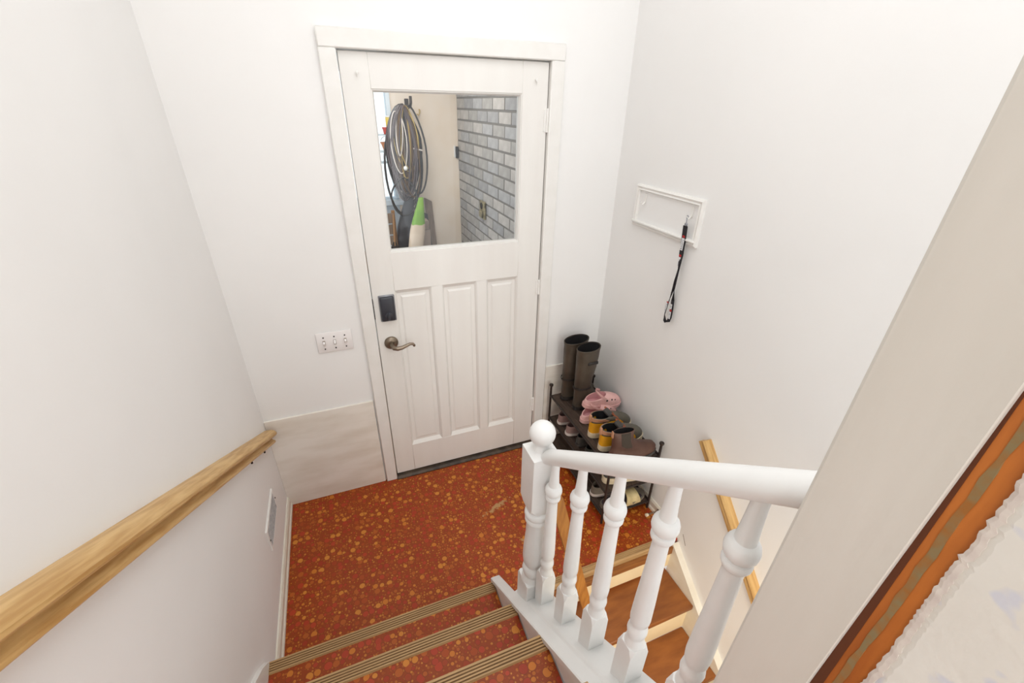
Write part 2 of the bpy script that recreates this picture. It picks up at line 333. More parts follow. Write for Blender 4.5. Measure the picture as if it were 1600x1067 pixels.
# ------------------------------------------------------------------ light switch
sw = thing('light_switch', (-.189, 0, .87), 'white triple light switch plate on the wall left of the door', 'switch')
p = MB(); p.box((-.266, -.007, .870), (-.112, 0, .971), .004, seg=2); pl = part('cover_plate', p, M['plate'], sw)
for i, x in enumerate((-.235, -.189, -.143)):
    part('switch_slot', MB().box((x-.0055, -.0073, .907), (x+.0055, -.006, .931)), M['slot'], pl, False)
    up = (i != 1); rot = Matrix.Rotation(math.radians(28 if up else -28), 4, 'X')
    part('toggle', MB().box((x-.0042, -.018, .908 if up else .912), (x+.0042, -.004, .926 if up else .930), .001, rot), M['plate'], sw)
    for zs_ in (.947, .889): part('screw', MB().lathe([(.0034, -.006), (.0034, -.0085), (.002, -.0095)], (x, 0, zs_), 8, 'y'), M['screw'], sw)

# ------------------------------------------------------------------ stairs going up to the camera
NOSE = [(-.908, .19), (-1.122, .38), (-1.336, .57), (-1.550, .76)]
up = thing('upper_staircase', (-.15, -1.2, 0), 'stairs up to the hall with pebble vinyl treads and tan ribbed nosings', 'stairs')
def nosing(y, z, x0, x1, d=1):
    """ribbed strip on the edge at y, tread on the side y-d"""
    pr = [(y+.004, z-.028), (y+.004, z-.002), (y+.002, z+.003)]
    n = 5; wd = .040
    for i in range(n):
        a = y-wd*i/n; b = y-wd*(i+1)/n
        pr += [(a-.0005, z+.0045), (b+.0035, z+.0045)]+([(b+.003, z+.0022), (b+.0005, z+.0022)] if i < n-1 else [])
    pr += [(y-wd, z), (y-wd, z-.003), (y-.004, z-.003), (y-.004, z-.028)]
    if d < 0: pr = [(2*y-a, b) for a, b in pr]
    return MB().prism(pr, x0, x1)
def grooves(y, z, x0, x1, d=1):
    g = MB(); n = 5; wd = .040
    for i in range(n-1):
        b = y-d*wd*(i+1)/n; g.box((x0+.0005, b+d*.0003, z+.001), (x1-.0005, b+d*.0031, z+.0030))
    return g
for i, (y, z) in enumerate(NOSE):
    x1 = .262
    ny = NOSE[i+1][0] if i < 3 else -3.2
    part('tread', MB().box((XL+.016, ny-.02, z-.03), (x1, y, z)), M['vinyl'], up, False)
    part('riser', MB().box((XL+.016, y-.035, z-.19), (x1, y-.02, z-.03)), M['base'], up, False)
    ns = part('nosing', nosing(y, z, XL+.016, x1), M['nosing'], up, False); part('nosing_groove', grooves(y, z, XL+.016, x1), M['groove'], ns, False)
sk = MB(); sk.prism([(-.875, 0), (-.875, .12), (-.908, .200), (-.96, .262), (-1.6, .262+.64*.86), (-1.6, .4)], XL, XL+.016); part('skirt_board', sk, M['trim'], up, False)
struct('upper_floor', MB().box((XL, -3.2, .5), (.31, -1.58, .73)), M['base'])
# ------------------------------------------------------------------ stairs going down
dn = thing('basement_staircase', (.8, -1.2, -.2), 'brown painted stairs with cream risers going down beside the right wall', 'stairs')
ns = part('landing_nosing', nosing(-.905, 0, .375, XR, -1), M['nosing'], dn, False) if False else None
X0, X1 = .372, 1.205
n0 = MB(); pr = [(-.909, -.026), (-.909, -.002), (-.907, .003)]
for i in range(4): a = -.905+.034*i/4; b = -.905+.034*(i+1)/4; pr += [(a+.0005, .0045), (b-.0035, .0045)]+([(b-.003, .002), (b-.0005, .002)] if i < 3 else [])
pr += [(-.871, 0), (-.871, -.003), (-.901, -.003), (-.901, -.026)]
n0.prism(pr, .30, XR-.02); ns = part('landing_nosing', n0, M['nosing'], dn, False, label='tan ribbed nosing')
part('edge_board', MB().box((.290, -.925, -.072), (XR-.005, -.901, -.027)), M['edge'], dn, False)
part('riser', MB().box((.290, -.92, -.172), (X1, -.905, -.072)), M['riser'], dn, False, label='cream riser')
zz = -.205
for i in range(5):
    yf = -.908-.214*(i+1)
    tr = MB(); tr.box((X0, yf, zz-.028), (X1, -.905-.214*i+.02, zz), .004); part('tread', tr, M['tread'], dn)
    part('riser', MB().box((X0, yf+.022, zz-.205), (X1, yf+.037, zz-.028)), M['riser'], dn, False, label='cream riser'); zz -= .205
sk = MB(); S = lambda y: -.010+.86*(y+.915)
sk.prism([(-.915, S(-.915)), (-2.1, S(-2.1)), (-2.1, S(-2.1)-.42), (-.925, -.42)], X1, XR); part('skirt_board', sk, M['base'], dn, False)
struct('floor_basement', MB().box((.3, -3.2, -1.35), (XR, -1.0, -1.25)), M['tread'])
# wall under the balustrade, closing the up flight from the down flight
CAP = lambda y: .226-.83*(y+.913)
wu = MB(); wu.prism([(-1.070, -1.3), (-1.070, CAP(-1.070)-.022), (-1.775, CAP(-1.775)-.022), (-3.2, .6), (-3.2, -1.3)], .266, .368); wu.prism([(-.912, -1.3), (-.912, CAP(-.912)-.022), (-1.069, CAP(-1.069)-.022), (-1.069, -1.3)], .266, .288); struct('wall_stringer', wu, M['trim'])

# ------------------------------------------------------------------ balustrade
bal = thing('balustrade', (.335, -1.12, .37), 'white painted stair balustrade with turned spindles and ball-topped newel', 'balustrade')
def capsec(y):
    z = CAP(y); return [(.254, y, z-.022), (.254, y, z-.003), (.258, y, z), (.292, y, z), (.297, y, z+.004), (.302, y, z+.006), (.378, y, z+.006), (.380, y, z+.002), (.380, y, z-.022)]
part('base_rail', MB().rings([capsec(-1.066), capsec(-1.772)]), M['rail'], bal, False)
def stripsec(y): z = CAP(y); return [(.254, y, z-.022), (.254, y, z-.003), (.258, y, z), (.288, y, z), (.291, y, z-.003), (.291, y, z-.022)]
part('base_rail_nose', MB().rings([stripsec(-.905), stripsec(-1.066)]), M['rail'], bal, False)
# newel
nx, ny = .332, -1.120; hw = .0405
def sq(h, z, ch=0.):
    c = min(ch, h*.58)
    return [(nx-h, ny-h+c, z), (nx-h+c, ny-h, z), (nx+h-c, ny-h, z), (nx+h, ny-h+c, z), (nx+h, ny+h-c, z), (nx+h-c, ny+h, z), (nx-h+c, ny+h, z), (nx-h, ny+h-c, z)]
nw = MB()
nw.rings([sq(hw*.80, .826, .02), sq(hw*.92, .842, .012), sq(hw, .864, .001), sq(hw, 1.048, .001), sq(hw*.995, 1.053, .001), sq(.031, 1.056, .014), sq(.025, 1.062, .014), sq(.022, 1.070, .0125)])
# scooped edge towards the neck, turned shaft
prof = [(.026, .830), (.026, .824), (.030, .822), (.034, .815), (.035, .806), (.033, .798), (.031, .794), (.033, .788), (.033, .780), (.029, .774), (.0275, .768), (.029, .72), (.033, .66), (.034, .625), (.032, .604), (.027, .596), (.0265, .590), (.032, .582), (.034, .568), (.031, .556), (.028, .548), (.030, .542), (.035, .530), (.036, .522)]
prof = [(r, h if h > .76 else .76-(.76-h)*1.13) for r, h in prof]; prof = [(r*1.13, h) for r, h in prof]; nw.lathe(prof, (nx, ny, 0), 24); nw.rings([sq(hw*.93, .500, .006), sq(hw*.97, .488, .001), sq(hw*.97, .360, .001)])
npst = part('newel_post', nw, M['rail'], bal, True, auto=35)
bl = MB(); bl.lathe([(.027, 1.062), (.025, 1.068), (.021, 1.073), (.0195, 1.077)]+[(.0362*math.sin(t), 1.112-.0362*math.cos(t)) for t in [.62+(math.pi-.62)*k/14 for k in range(15)]], (nx, ny, 0), 28); part('ball_finial', bl, M['rail'], npst)
# hand rail, round with flat underside
zr = lambda y: .987-.797*(y+1.07)
def railsec(y):
    k = 1/math.cos(math.atan(.797)); pts = []
    for i in range(20):
        a = 2*math.pi*i/20; x = .025*math.cos(a); z = .0212*math.sin(a)
        pts.append((.34+x, y, zr(y)+max(z, -.020)*k))
    return pts
part('handrail', MB().rings([railsec(-1.148), railsec(-1.45), railsec(-1.768)]), M['rail'], bal)
for y in (-1.188, -1.315, -1.443, -1.572, -1.700):
    T = zr(y)-.010; x = .342; b = MB(); low = CAP(y)+.004
    P = [(.0105, T), (.0112, T-.03), (.0125, T-.06), (.0142, T-.084), (.0146, T-.0905), (.0185, T-.0925), (.0215, T-.097), (.0236, T-.104), (.0240, T-.110), (.0228, T-.117), (.0195, T-.1225), (.0172, T-.124), (.0172, T-.126), (.0196, T-.1275), (.0212, T-.132), (.0210, T-.138), (.0185, T-.1435), (.0155, T-.146), (.0148, T-.150), (.0150, T-.160),
         (.0165, T-.22), (.0195, T-.30), (.0205, T-.345), (.0195, T-.358), (.016, T-.364), (.0155, T-.370), (.0195, T-.376), (.0208, T-.386), (.019, T-.396), (.0165, T-.401), (.0165, T-.406), (.019, T-.412), (.0205, T-.424), (.022, T-.432)]
    P = [(r, z if z > T-.16 else T-.16-(T-.16-z)*1.145) for r, z in P]; b.lathe(P, (x, y, 0), 18); h = .0225
    def q(hh, z, c): return [(x-hh, y-hh+c, z), (x-hh+c, y-hh, z), (x+hh-c, y-hh, z), (x+hh, y-hh+c, z), (x+hh, y+hh-c, z), (x+hh-c, y+hh, z), (x-hh+c, y+hh, z), (x-hh, y+hh-c, z)]
    b.rings([q(h*.93, T-.463, .009), q(h, T-.480, .0008), q(h, low-.03, .0008)])
    part('baluster', b, M['rail'], bal, True, auto=35)

# ------------------------------------------------------------------ stripped wall end beside the camera
tr = MB(); zt = [.7, H]
def tb(z): return [(.300, yw(z)), (.300, yw(z)+.0), (.296, yw(z)-.004), (.296, -1.846+(1.74-z)*.018+.0008), (.2975, -1.846+(1.74-z)*.018), (.312, -1.846+(1.74-z)*.018), (.312, yw(z))]
tr.rings([[(x, y, z) for x, y in tb(z)] for z in (.7, 1.3, 1.9, H)]); struct('trim_5', tr, M['post'], label='white painted post trim at the top of the balustrade')
rj = MB()
st = MB().box((.3035, -1.885, .7), (.310, -1.835, H)); so = struct('trim_6', st, M['iron'], label='bare orange wood strip where trim was removed')
part('caulk_line', MB().rings([[(.3030, -1.8585+R.uniform(-.0012, .0012), z), (.3040, -1.8585, z), (.3040, -1.8545, z), (.3030, -1.8535+R.uniform(-.0012, .0012), z)] for z in [.7+i*.02 for i in range(100)]]), M['gluedline'], so, False)
part('gap_shadow_strip', MB().box((.3028, -1.8475, .7), (.3045, -1.836, H)), M['gap_shade'], so, False)  # dark strip painting in the shadow gap next to the trim
ys = [-1.8695+R.uniform(-.0008, .0008)+.0009*math.sin(i*.11)+.0007*math.sin(i*.043+1)+(R.uniform(.0, .0022) if R.random() < .12 else 0) for i in range(700)]
zs = [.7+i*.0035 for i in range(700)]
dw = MB(); dw.rings([[(.308, -3.2, z), (.300, -3.2, z), (.300, y-.010, z), (.3015, y-.004, z), (.308, y-.004, z)] for y, z in zip(ys, zs)]); do = struct('trim_7', dw, M['dry'], label='drywall edge beside the stripped strip')
te = MB(); te.rings([[(.3016, y+.0006, z), (.3003, y-.002, z), (.2999, y-.006, z), (.3020, y-.006, z)] for y, z in zip(ys, zs)]); part('torn_paper', te, M['torn'], do, False)

# ------------------------------------------------------------------ wall hand rails
def wallrail(name, x, s, P0, P1, label, prof, m):
    """profile (out of wall, up) swept from P0 to P1 (y,z)"""
    d = Vector((0, P1[0]-P0[0], P1[1]-P0[1])).normalized(); n = Vector((0, -d.z, d.y)); n = n if n.z > 0 else -n
    a = Vector((x, P0[0], P0[1])); b = Vector((x, P1[0], P1[1])); L = (b-a).length
    # local frame: object y along the rail so the grain follows it
    rt = thing(name, a, label, 'handrail')
    yv = d; zv = n; xv = yv.cross(zv); k = s*xv.x
    mb = MB(); mb.rings([[Vector((k*o, 0, u)) for o, u in prof], [Vector((k*o, L, u)) for o, u in prof]])
    o = part('rail', mb, m, rt, True, local=True, auto=30)
    mt = Matrix((xv, yv, zv)).transposed(); o.rotation_euler = mt.to_euler(); return rt, o, d, n
prof = [(0, -.036), (.036, -.036), (.039, -.033), (.039, -.026), (.028, -.019), (.024, -.013), (.028, -.007), (.044, -.003), (.049, .003), (.049, .010), (.042, .020), (.028, .027), (.012, .028), (0, .027)]
hl, ho_, d, n = wallrail('oak_handrail', XL, 1, (-.045, .500), (-2.6, .500+2.555*.592), 'long oak handrail with a grooved side on the left wall above the stairs', prof, M['oak_y'])
for yy in (-.22, -.42): 
    zz_ = .500+(-.045-yy)*.592-.044
    part('screw', MB().lathe([(.004, -.014), (.004, .0), (.0025, .004)], (XL+.022, yy, zz_), 8), M['screw'], hl)
prof2 = [(0, -.026), (.022, -.026), (.026, -.022), (.026, -.012), (.021, -.006), (.024, .0), (.034, .006), (.036, .014), (.030, .024), (.014, .028), (0, .027)]
hr, ho2, d, n = wallrail('oak_handrail', XR, -1, (-.905, .640), (-2.3, .640-1.395*1.09), 'short oak handrail sloping down the right wall over the basement stairs', prof2, M['oak_y'])
# leaning plank behind the balusters
a = Vector((.402, -1.108, .815)); b = Vector((.700, -1.03, -.203)); dd = (b-a).normalized(); sx = dd.cross(Vector((0, 1, 0))).normalized(); sy = sx.cross(dd)
pk = thing('wood_plank', b, 'narrow golden wood plank leaning from the basement stairs against the newel', 'plank')
mb = MB(); w_, t_ = .021, .009
mb.rings([[p+sx*u+sy*v for u, v in ((-w_, -t_), (w_, -t_), (w_, t_), (-w_, t_))] for p in (a, b)]); part('plank_board', mb, M['oak_dark'], pk, False)

# ------------------------------------------------------------------ wall vent, lanyard frame, door stop
v = thing('wall_vent', (XL, -.35, .235), 'white framed return-air vent with grey mesh low on the left wall', 'vent')
vf = MB().frame(-.478, .232, -.228, .345, [(0, 0), (0, .004), (.003, .007), (.012, .007), (.014, .004), (.014, 0)], 'x', XL)
part('vent_frame', vf, M['trim'], v, False)
part('mesh_panel', MB().box((XL, -.466, .244), (XL+.002, -.240, .333)), M['hole'], v, False)
sl = MB()
for i in range(14):
    z = .247+i*.0064; sl.prism([(XL+.002, z), (XL+.0055, z-.003), (XL+.0062, z-.002), (XL+.002, z+.0025)], -.464, -.242, 'y')
part('louvre_slats', sl, M['grille'], v, False, kind='stuff')
for yy in (-.472, -.234): part('screw', MB().lathe([(.0035, .004), (.0035, .009), (.002, .010)], (XL, yy, .29), 8, 'x'), M['screw'], v)
fr = thing('key_hook_frame', (XR, -.395, 1.40), 'white moulded picture frame with two hooks on the right wall', 'frame')
f = MB().frame(-.611, 1.398, -.180, 1.584, [(0, 0), (0, -.010), (.008, -.016), (.016, -.012), (.022, -.015), (.026, -.008), (.026, 0)], 'x', XR)
part('moulding', f, M['trim'], fr, False)
part('backing', MB().box((XR-.003, -.59, 1.42), (XR-.0005, -.20, 1.562)), M['wall'], fr, False)
part('bottom_ledge', MB().box((XR-.024, -.605, 1.416), (XR-.004, -.186, 1.424), .002), M['trim'], fr)
for yy in (-.245, -.548):
    h = MB(); h.box((XR-.006, yy-.008, 1.505), (XR-.002, yy+.008, 1.550), .002); h.tube([(XR-.005, yy, 1.512), (XR-.014, yy, 1.502), (XR-.022, yy, 1.502), (XR-.026, yy, 1.512)], .003, 6); part('hook', h, M['trim'], fr)
ly = thing('lanyard', (XR-.03, -.548, 1.05), 'black lanyard with red and white print hanging from the framed hook', 'lanyard')
def ribbon(pts, wdt, m, name, parent, t=.0012, local=False):
    mb = MB(); rs = []
    for p, (wy, wx) in zip(pts, wdt):
        p = Vector(p); e = Vector((wx, wy, 0)); nrm = Vector((-wy, wx, 0)).normalized()*t
        rs.append([p-e-nrm, p+e-nrm, p+e+nrm, p-e+nrm])
    mb.rings(rs); return part(name, mb, m, parent, True)
xb = XR-.020
bw = .0105
ptsA = [(xb-.008, -.551, 1.475), (xb-.004, -.552, 1.42), (xb-.002, -.553, 1.36), (xb, -.553, 1.29), (xb, -.551, 1.24), (xb, -.549, 1.20), (xb, -.540, 1.15), (xb-.002, -.533, 1.11), (xb-.002, -.530, 1.07), (xb-.002, -.537, 1.048), (xb-.002, -.548, 1.041)]
wA = [(bw, 0), (bw, 0), (bw, .001), (.007, .006), (.003, .009), (.003, .009), (.006, .006), (.007, .003), (.006, .005), (.003, .009), (.002, .0095)]
strap = ribbon(ptsA, wA, M['lany'], 'strap', ly)
ptsB = [(xb-.005, -.551, 1.475), (xb-.001, -.552, 1.42), (xb+.001, -.553, 1.36), (xb+.003, -.554, 1.29), (xb+.004, -.552, 1.24), (xb+.004, -.551, 1.20), (xb+.003, -.557, 1.15), (xb+.001, -.563, 1.11), (xb-.001, -.565, 1.07), (xb-.002, -.559, 1.048), (xb-.002, -.548, 1.041)]
ribbon(ptsB, [(bw, 0), (bw, 0), (bw, 0), (.007, .004), (.004, .006), (.004, .006), (.006, -.003), (.0065, -.003), (.006, -.004), (.004, -.007), (.002, -.0095)], M['lany'], 'strap', ly)
def patch(z0, z1, yc, wd, m, name, x, y_sl=0):
    mb = MB(); mb.rings([[(x, yc-wd, z0), (x, yc+wd, z0), (x-.0006, yc+wd, z0), (x-.0006, yc-wd, z0)], [(x, yc+y_sl-wd, z1), (x, yc+y_sl+wd, z1), (x-.0006, yc+y_sl+wd, z1), (x-.0006, yc+y_sl-wd, z1)]]); return part(name, mb, m, strap, False)
for z0, z1, yc, xx, wd in ((1.375, 1.425, -.5525, xb-.0055, .0075), (1.305, 1.345, -.553, xb-.004, .006), (1.085, 1.130, -.5325, xb-.0050, .005), (1.066, 1.100, -.5645, xb-.0050, .0055), (1.112, 1.135, -.561, xb-.0035, .005)):
    patch(z0, z1, yc, wd, M['lany_white'], 'printed_label', xx)
    k = MB(); zq = z0+.005
    while zq < z1-.006:
        hh = R.choice((.003, .004, .005)); k.box((xx-.0012, yc-wd*R.uniform(.2, .6), zq), (xx-.0005, yc+wd*R.uniform(.1, .6), zq+hh*.5)); zq += hh+.0025
    part('lettering', k, M['lany'], strap, False)
for z0, z1, yc, xx in ((1.427, 1.437, -.5525, xb-.0058), (1.347, 1.356, -.553, xb-.0042), (1.132, 1.138, -.538, xb-.0048), (1.102, 1.110, -.564, xb-.0045)): patch(z0, z1, yc, .0065, M['lany_red'], 'red_print', xx)
cl = MB(); cl.box((xb-.009, -.558, 1.474), (xb-.001, -.544, 1.486), .002); cl.tube([(xb-.005, -.551, 1.484), (xb-.006, -.551, 1.50), (xb-.005, -.546, 1.512), (xb-.003, -.548, 1.516), (xb-.002, -.553, 1.510)], .0022, 8); part('metal_clip', cl, M['silver'], ly)
ds = thing('door_stop', (1.18, -.76, .03), 'small spring door stop with a pale tip at the right baseboard', 'door stop')
t = MB()
t.tube([(XR-.012-.006*i/4, -.76+.005*math.cos(i*1.57), .045+.005*math.sin(i*1.57)) for i in range(44)], .0016, 5); t.lathe([(.009, -.012), (.007, -.018), (.002, -.020)], (XR, -.76, .045), 10, 'x'); part('spring', t, M['pewter'], ds)
part('rubber_tip', MB().lathe([(.004, -.077), (.008, -.079), (.009, -.092), (.005, -.095)], (XR, -.76, .045), 10, 'x'), M['cream_sole'], ds)

# wooden block at the landing edge
wb = thing('wood_block', (1.225, -.89, 0), 'cream painted wood offcut at the right end of the landing edge', 'block')
part('block', MB().box((1.196, -.912, .0065), (1.222, -.845, .032), .004), M['base'], wb)

# ------------------------------------------------------------------ shoe rack
RX0, RX1, RY0, RY1 = .93, 1.215, -.69, -.045
rk = thing('shoe_rack', ((RX0+RX1)/2, (RY0+RY1)/2, 0), 'black three-tier metal shoe rack along the right wall', 'shoe rack')
for x in (RX0, RX1):
    for y in (RY0, RY1):
        b = MB(); b.tube([(x, y, .001), (x, y, .445)], .0065, 10); po = part('post', b, M['black'], rk)
        part('post_cap', MB().lathe([(.007, .436), (.011, .442), (.0125, .449), (.011, .453), (.004, .454)], (x, y, 0), 12), M['black'], po)
TIER = (.055, .212, .372)
for z in TIER:
    b = MB(); b.tube([(RX0, RY0, z), (RX0, RY1, z)], .006, 8); part('front_bar', b, M['black'], rk)
    b = MB(); b.tube([(RX1, RY0, z), (RX1, RY1, z)], .006, 8); part('back_bar', b, M['black'], rk)
    for y in (RY0, RY1):
        b = MB(); b.tube([(RX0, y, z-.006), (RX1, y, z-.006)], .006, 8); part('end_bar', b, M['black'], rk)
    part('shelf_panel', MB().box((RX0+.004, RY0+.004, z-.004), (RX1-.004, RY1-.004, z-.0005)), M['mesh'], rk, False)
    for i in range(1, 9):
        x = RX0+(RX1-RX0)*i/9; b = MB(); b.tube([(x, RY0, z), (x, RY1, z)], .0036, 6); part('wire', b, M['mesh'], rk)
ZT = [z+.0045 for z in TIER]

# ------------------------------------------------------------------ shoes
NS = 28
def outline(L, W, heel=.8, waist=.86, k=1.0, inset=0.):
    """sole outline, heel at x=0, toe at x=L; list of (x,y)"""
    pts = []
    for i in range(NS):
        a = 2*math.pi*i/NS; c, s = math.cos(a), math.sin(a)
        u = .5-.5*c*-1 if False else .5+.5*(abs(c)**.85)*(1 if c > 0 else -1)
        wv = W/2*(heel+(1-heel)*min(1, max(0, (u-.2)/.45)))
        sy_ = (abs(s)**.72)*(1 if s > 0 else -1)
        if .28 < u < .6: wv *= waist+(1-waist)*abs(u-.44)/.16
        pts.append((inset+u*(L-2*inset), sy_*(wv-inset)))
    return pts
def ring_at(pts, z): return [Vector((x, y, z if not callable(z) else z(x))) for x, y in pts]
def sole(L, W, z0, z1, heelh=0, **k):
    mb = MB(); o0 = outline(L, W, inset=.003, **k); o1 = outline(L, W, inset=0, **k)
    toe = lambda x: z0+max(0, (x/L-.78))*.05
    mb.rings([[Vector((x, y, toe(x))) for x, y in o0], [Vector((x, y, toe(x)+.003)) for x, y in o1], [Vector((x, y, z1+max(0, x/L-.78)*.03)) for x, y in o1], [Vector((x, y, z1+max(0, x/L-.78)*.03)) for x, y in o0]])
    return mb
def upper(L, W, z1, op, zh, zf, toeh, bulge=0., inset=.004, nb=8, **k):
    """skin from the sole edge up and over to the opening; op=(x0,x1,halfwidth)"""
    o = outline(L, W, inset=inset, **k); x0, x1, hwid = op; cx, hx = (x0+x1)/2, (x1-x0)/2
    rs = []; prof_ = []
    for i, (x, y) in enumerate(o):
        a = 2*math.pi*i/NS; c, s_ = math.cos(a), math.sin(a)
        px = cx+hx*c; py = hwid*s_; pz = zh+(zf-zh)*(px-x0)/(x1-x0)
        u = x/L; mid = Vector((x+bulge*c, y*(1+bulge*4), z1+(toeh if u > .6 else (toeh*.6+(pz-z1)*.35))*1.0))
        if u <= .6: mid.z = z1+(pz-z1)*.6
        prof_.append((Vector((x, y, z1+max(0, u-.78)*.03)), mid, Vector((px, py, pz))))
    for j in range(nb+1):
        t = j/nb; rs.append([A*(1-t)**2+B*2*t*(1-t)+C*t*t for A, B, C in prof_])
    return rs
def shell(rs, thick=.003, depth=None):
    """outer skin plus collar lip; returns outer MB and lining MB"""
    out = MB(); top = rs[-1]; cen = sum(top, Vector())/len(top)
    lip = [p+(cen-p).normalized()*thick for p in top]; lip = [Vector((p.x, p.y, q.z+.001)) for p, q in zip(lip, top)]
    out.rings(rs+[lip], cap0=True, cap1=False)
    ln = MB(); low = [Vector((cen.x+(p.x-cen.x)*.9, cen.y+(p.y-cen.y)*.9, max(min(q.z for q in rs[0])+.006, cen.z-(depth or 9)))) for p in lip]
    lip2 = [Vector((p.x, p.y, p.z-.0005)) for p in lip]
    midr = [(a+b)/2 for a, b in zip(lip2, low)]
    ln.rings([lip2, midr, low], cap0=False, cap1=True); return out, ln
def place(root, x, y, z, rz=0, rx=0, ry=0): root.location = (x, y, z); root.rotation_euler = (math.radians(rx), math.radians(ry), math.radians(rz))

def rubber_boot(x, y, z, rz, label, sc):
    rt = thing('rubber_boot', (0, 0, 0), label, 'boot', 'tall rubber boots')
    L, W_ = .235, .088
    part('sole', sole(L, W_, 0, .022, heel=.86), M['rubber_dark'], rt, local=True)
    rs = []
    for zz in (0.022, .04, .06):  pass
    o = outline(L, W_, inset=.003, heel=.86)
    rs.append(ring_at(o, .020)); rs.append([Vector((p.x*.99, p.y*1.03, .040)) for p in ring_at(o, 0)])
    def ell(cx, hx, hy, zz, tilt=0): return [Vector((cx+hx*math.cos(2*math.pi*i/NS), hy*math.sin(2*math.pi*i/NS), zz+tilt*math.cos(2*math.pi*i/NS))) for i in range(NS)]
    rs += [[Vector((p.x*.97, p.y*.98, .062-max(0, p.x/L-.75)*.05)) for p in ring_at(o, 0)], ell(.094, .092, .041, .088, -.020), ell(.068, .068, .040, .112, -.008), ell(.058, .059, .040, .140, 0), ell(.060, .060, .042, .18), ell(.067, .068, .046, .24), ell(.071, .074, .050, .30), ell(.072, .076, .051, .350, .006)]
    out, ln = shell(rs, .004, .11); part('shaft', out, M['rubber'], rt, local=True, auto=60); part('lining', ln, M['lining'], rt, local=True)
    hb = MB(); hb.rings([ell(.072, .0775, .0525, .343, .006), ell(.072, .0785, .0535, .347, .006), ell(.072, .0785, .0535, .353, .006), ell(.072, .0770, .0520, .3545, .006)], cap0=False, cap1=False); part('top_band', hb, M['rubber'], rt, local=True)
    for s0, s1 in (((.05, .045, .275), (.115, .0535, .291)), ((.045, -.0545, .275), (.115, -.045, .291))): part('strap', MB().box(s0, s1, .003), M['rubber_dark'], rt, local=True)
    part('buckle', MB().box((.10, .0536, .271), (.116, .057, .295), .002), M['rubber_dark'], rt, local=True)
    hk = MB(); hk.rings([ell(.056, .063, .0435, .128), ell(.056, .0645, .0445, .134), ell(.056, .063, .0435, .140)], cap0=False, cap1=False); part('heel_ridge', hk, M['rubber_dark'], rt, local=True)
    place(rt, x, y, z, rz); rt.scale = sc; return rt
rubber_boot(.966, -.106, ZT[2], 4, 'tall brown-black rubber boot standing in the corner, farther one of the pair', (.97, .94, 1.09))
rubber_boot(.984, -.214, ZT[2], 2, 'tall brown-black rubber boot beside the pink clogs, nearer one of the pair', (.88, .94, 1.11))

def clog(x, y, z, rz, label, rx=0, ry=0):
    rt = thing('clog', (0, 0, 0), label, 'clog', 'pink foam clogs')
    L, W_ = .232, .092
    part('sole', sole(L, W_, 0, .024, heel=.84), M['pink'], rt, local=True)
    rs = upper(L, W_, .022, (.010, .128, .034), .045, .083, .050, heel=.84)
    out, ln = shell(rs, .005); up_ = part('upper', out, M['pink'], rt, local=True, auto=60); part('footbed', ln, M['pink_in'], rt, local=True)
    s_ = MB(); pts = []
    for i in range(13):
        a = math.pi*(i/12)-math.pi/2; pts.append((.112-.050*math.cos(a)*1.0, .043*math.sin(a), .070+.028*math.cos(a)))
    rr_ = [[Vector(p)+Vector((0, 0, -.008)), Vector(p)+Vector((.003, 0, .0)), Vector(p)+Vector((0, 0, .008)), Vector(p)+Vector((-.003, 0, 0))] for p in pts]
    s_.rings(rr_); part('heel_strap', s_, M['pink'], rt, local=True)
    for (hx, hy, hz) in ((.172, -.030, .058), (.198, -.022, .048), (.185, 0, .060), (.165, .012, .068), (.172, .030, .058), (.200, .020, .048), (.208, -.002, .047), (.150, -.034, .062)):
        part('vent_hole', MB().sphere((hx, hy, hz), .0058, (1, 1, .9), 8, 5), M['hole'], up_, local=True)
    for sg in (-1, 1): part('rivet', MB().lathe([(.006, sg*.048), (.005, sg*.0505), (.001, sg*.051)], (.112, 0, .068), 10, 'y'), M['hole'], rt, local=True)
    place(rt, x, y, z, rz, rx, ry); return rt
clog(.968, -.335, ZT[2], 6, 'pink foam clog sitting on the rack beside the yellow-heeled boots')
clog(1.000, -.285, ZT[2]+.066, -4, 'pink foam clog perched on top of its mate, leaning by the rubber boots', 4, 7)

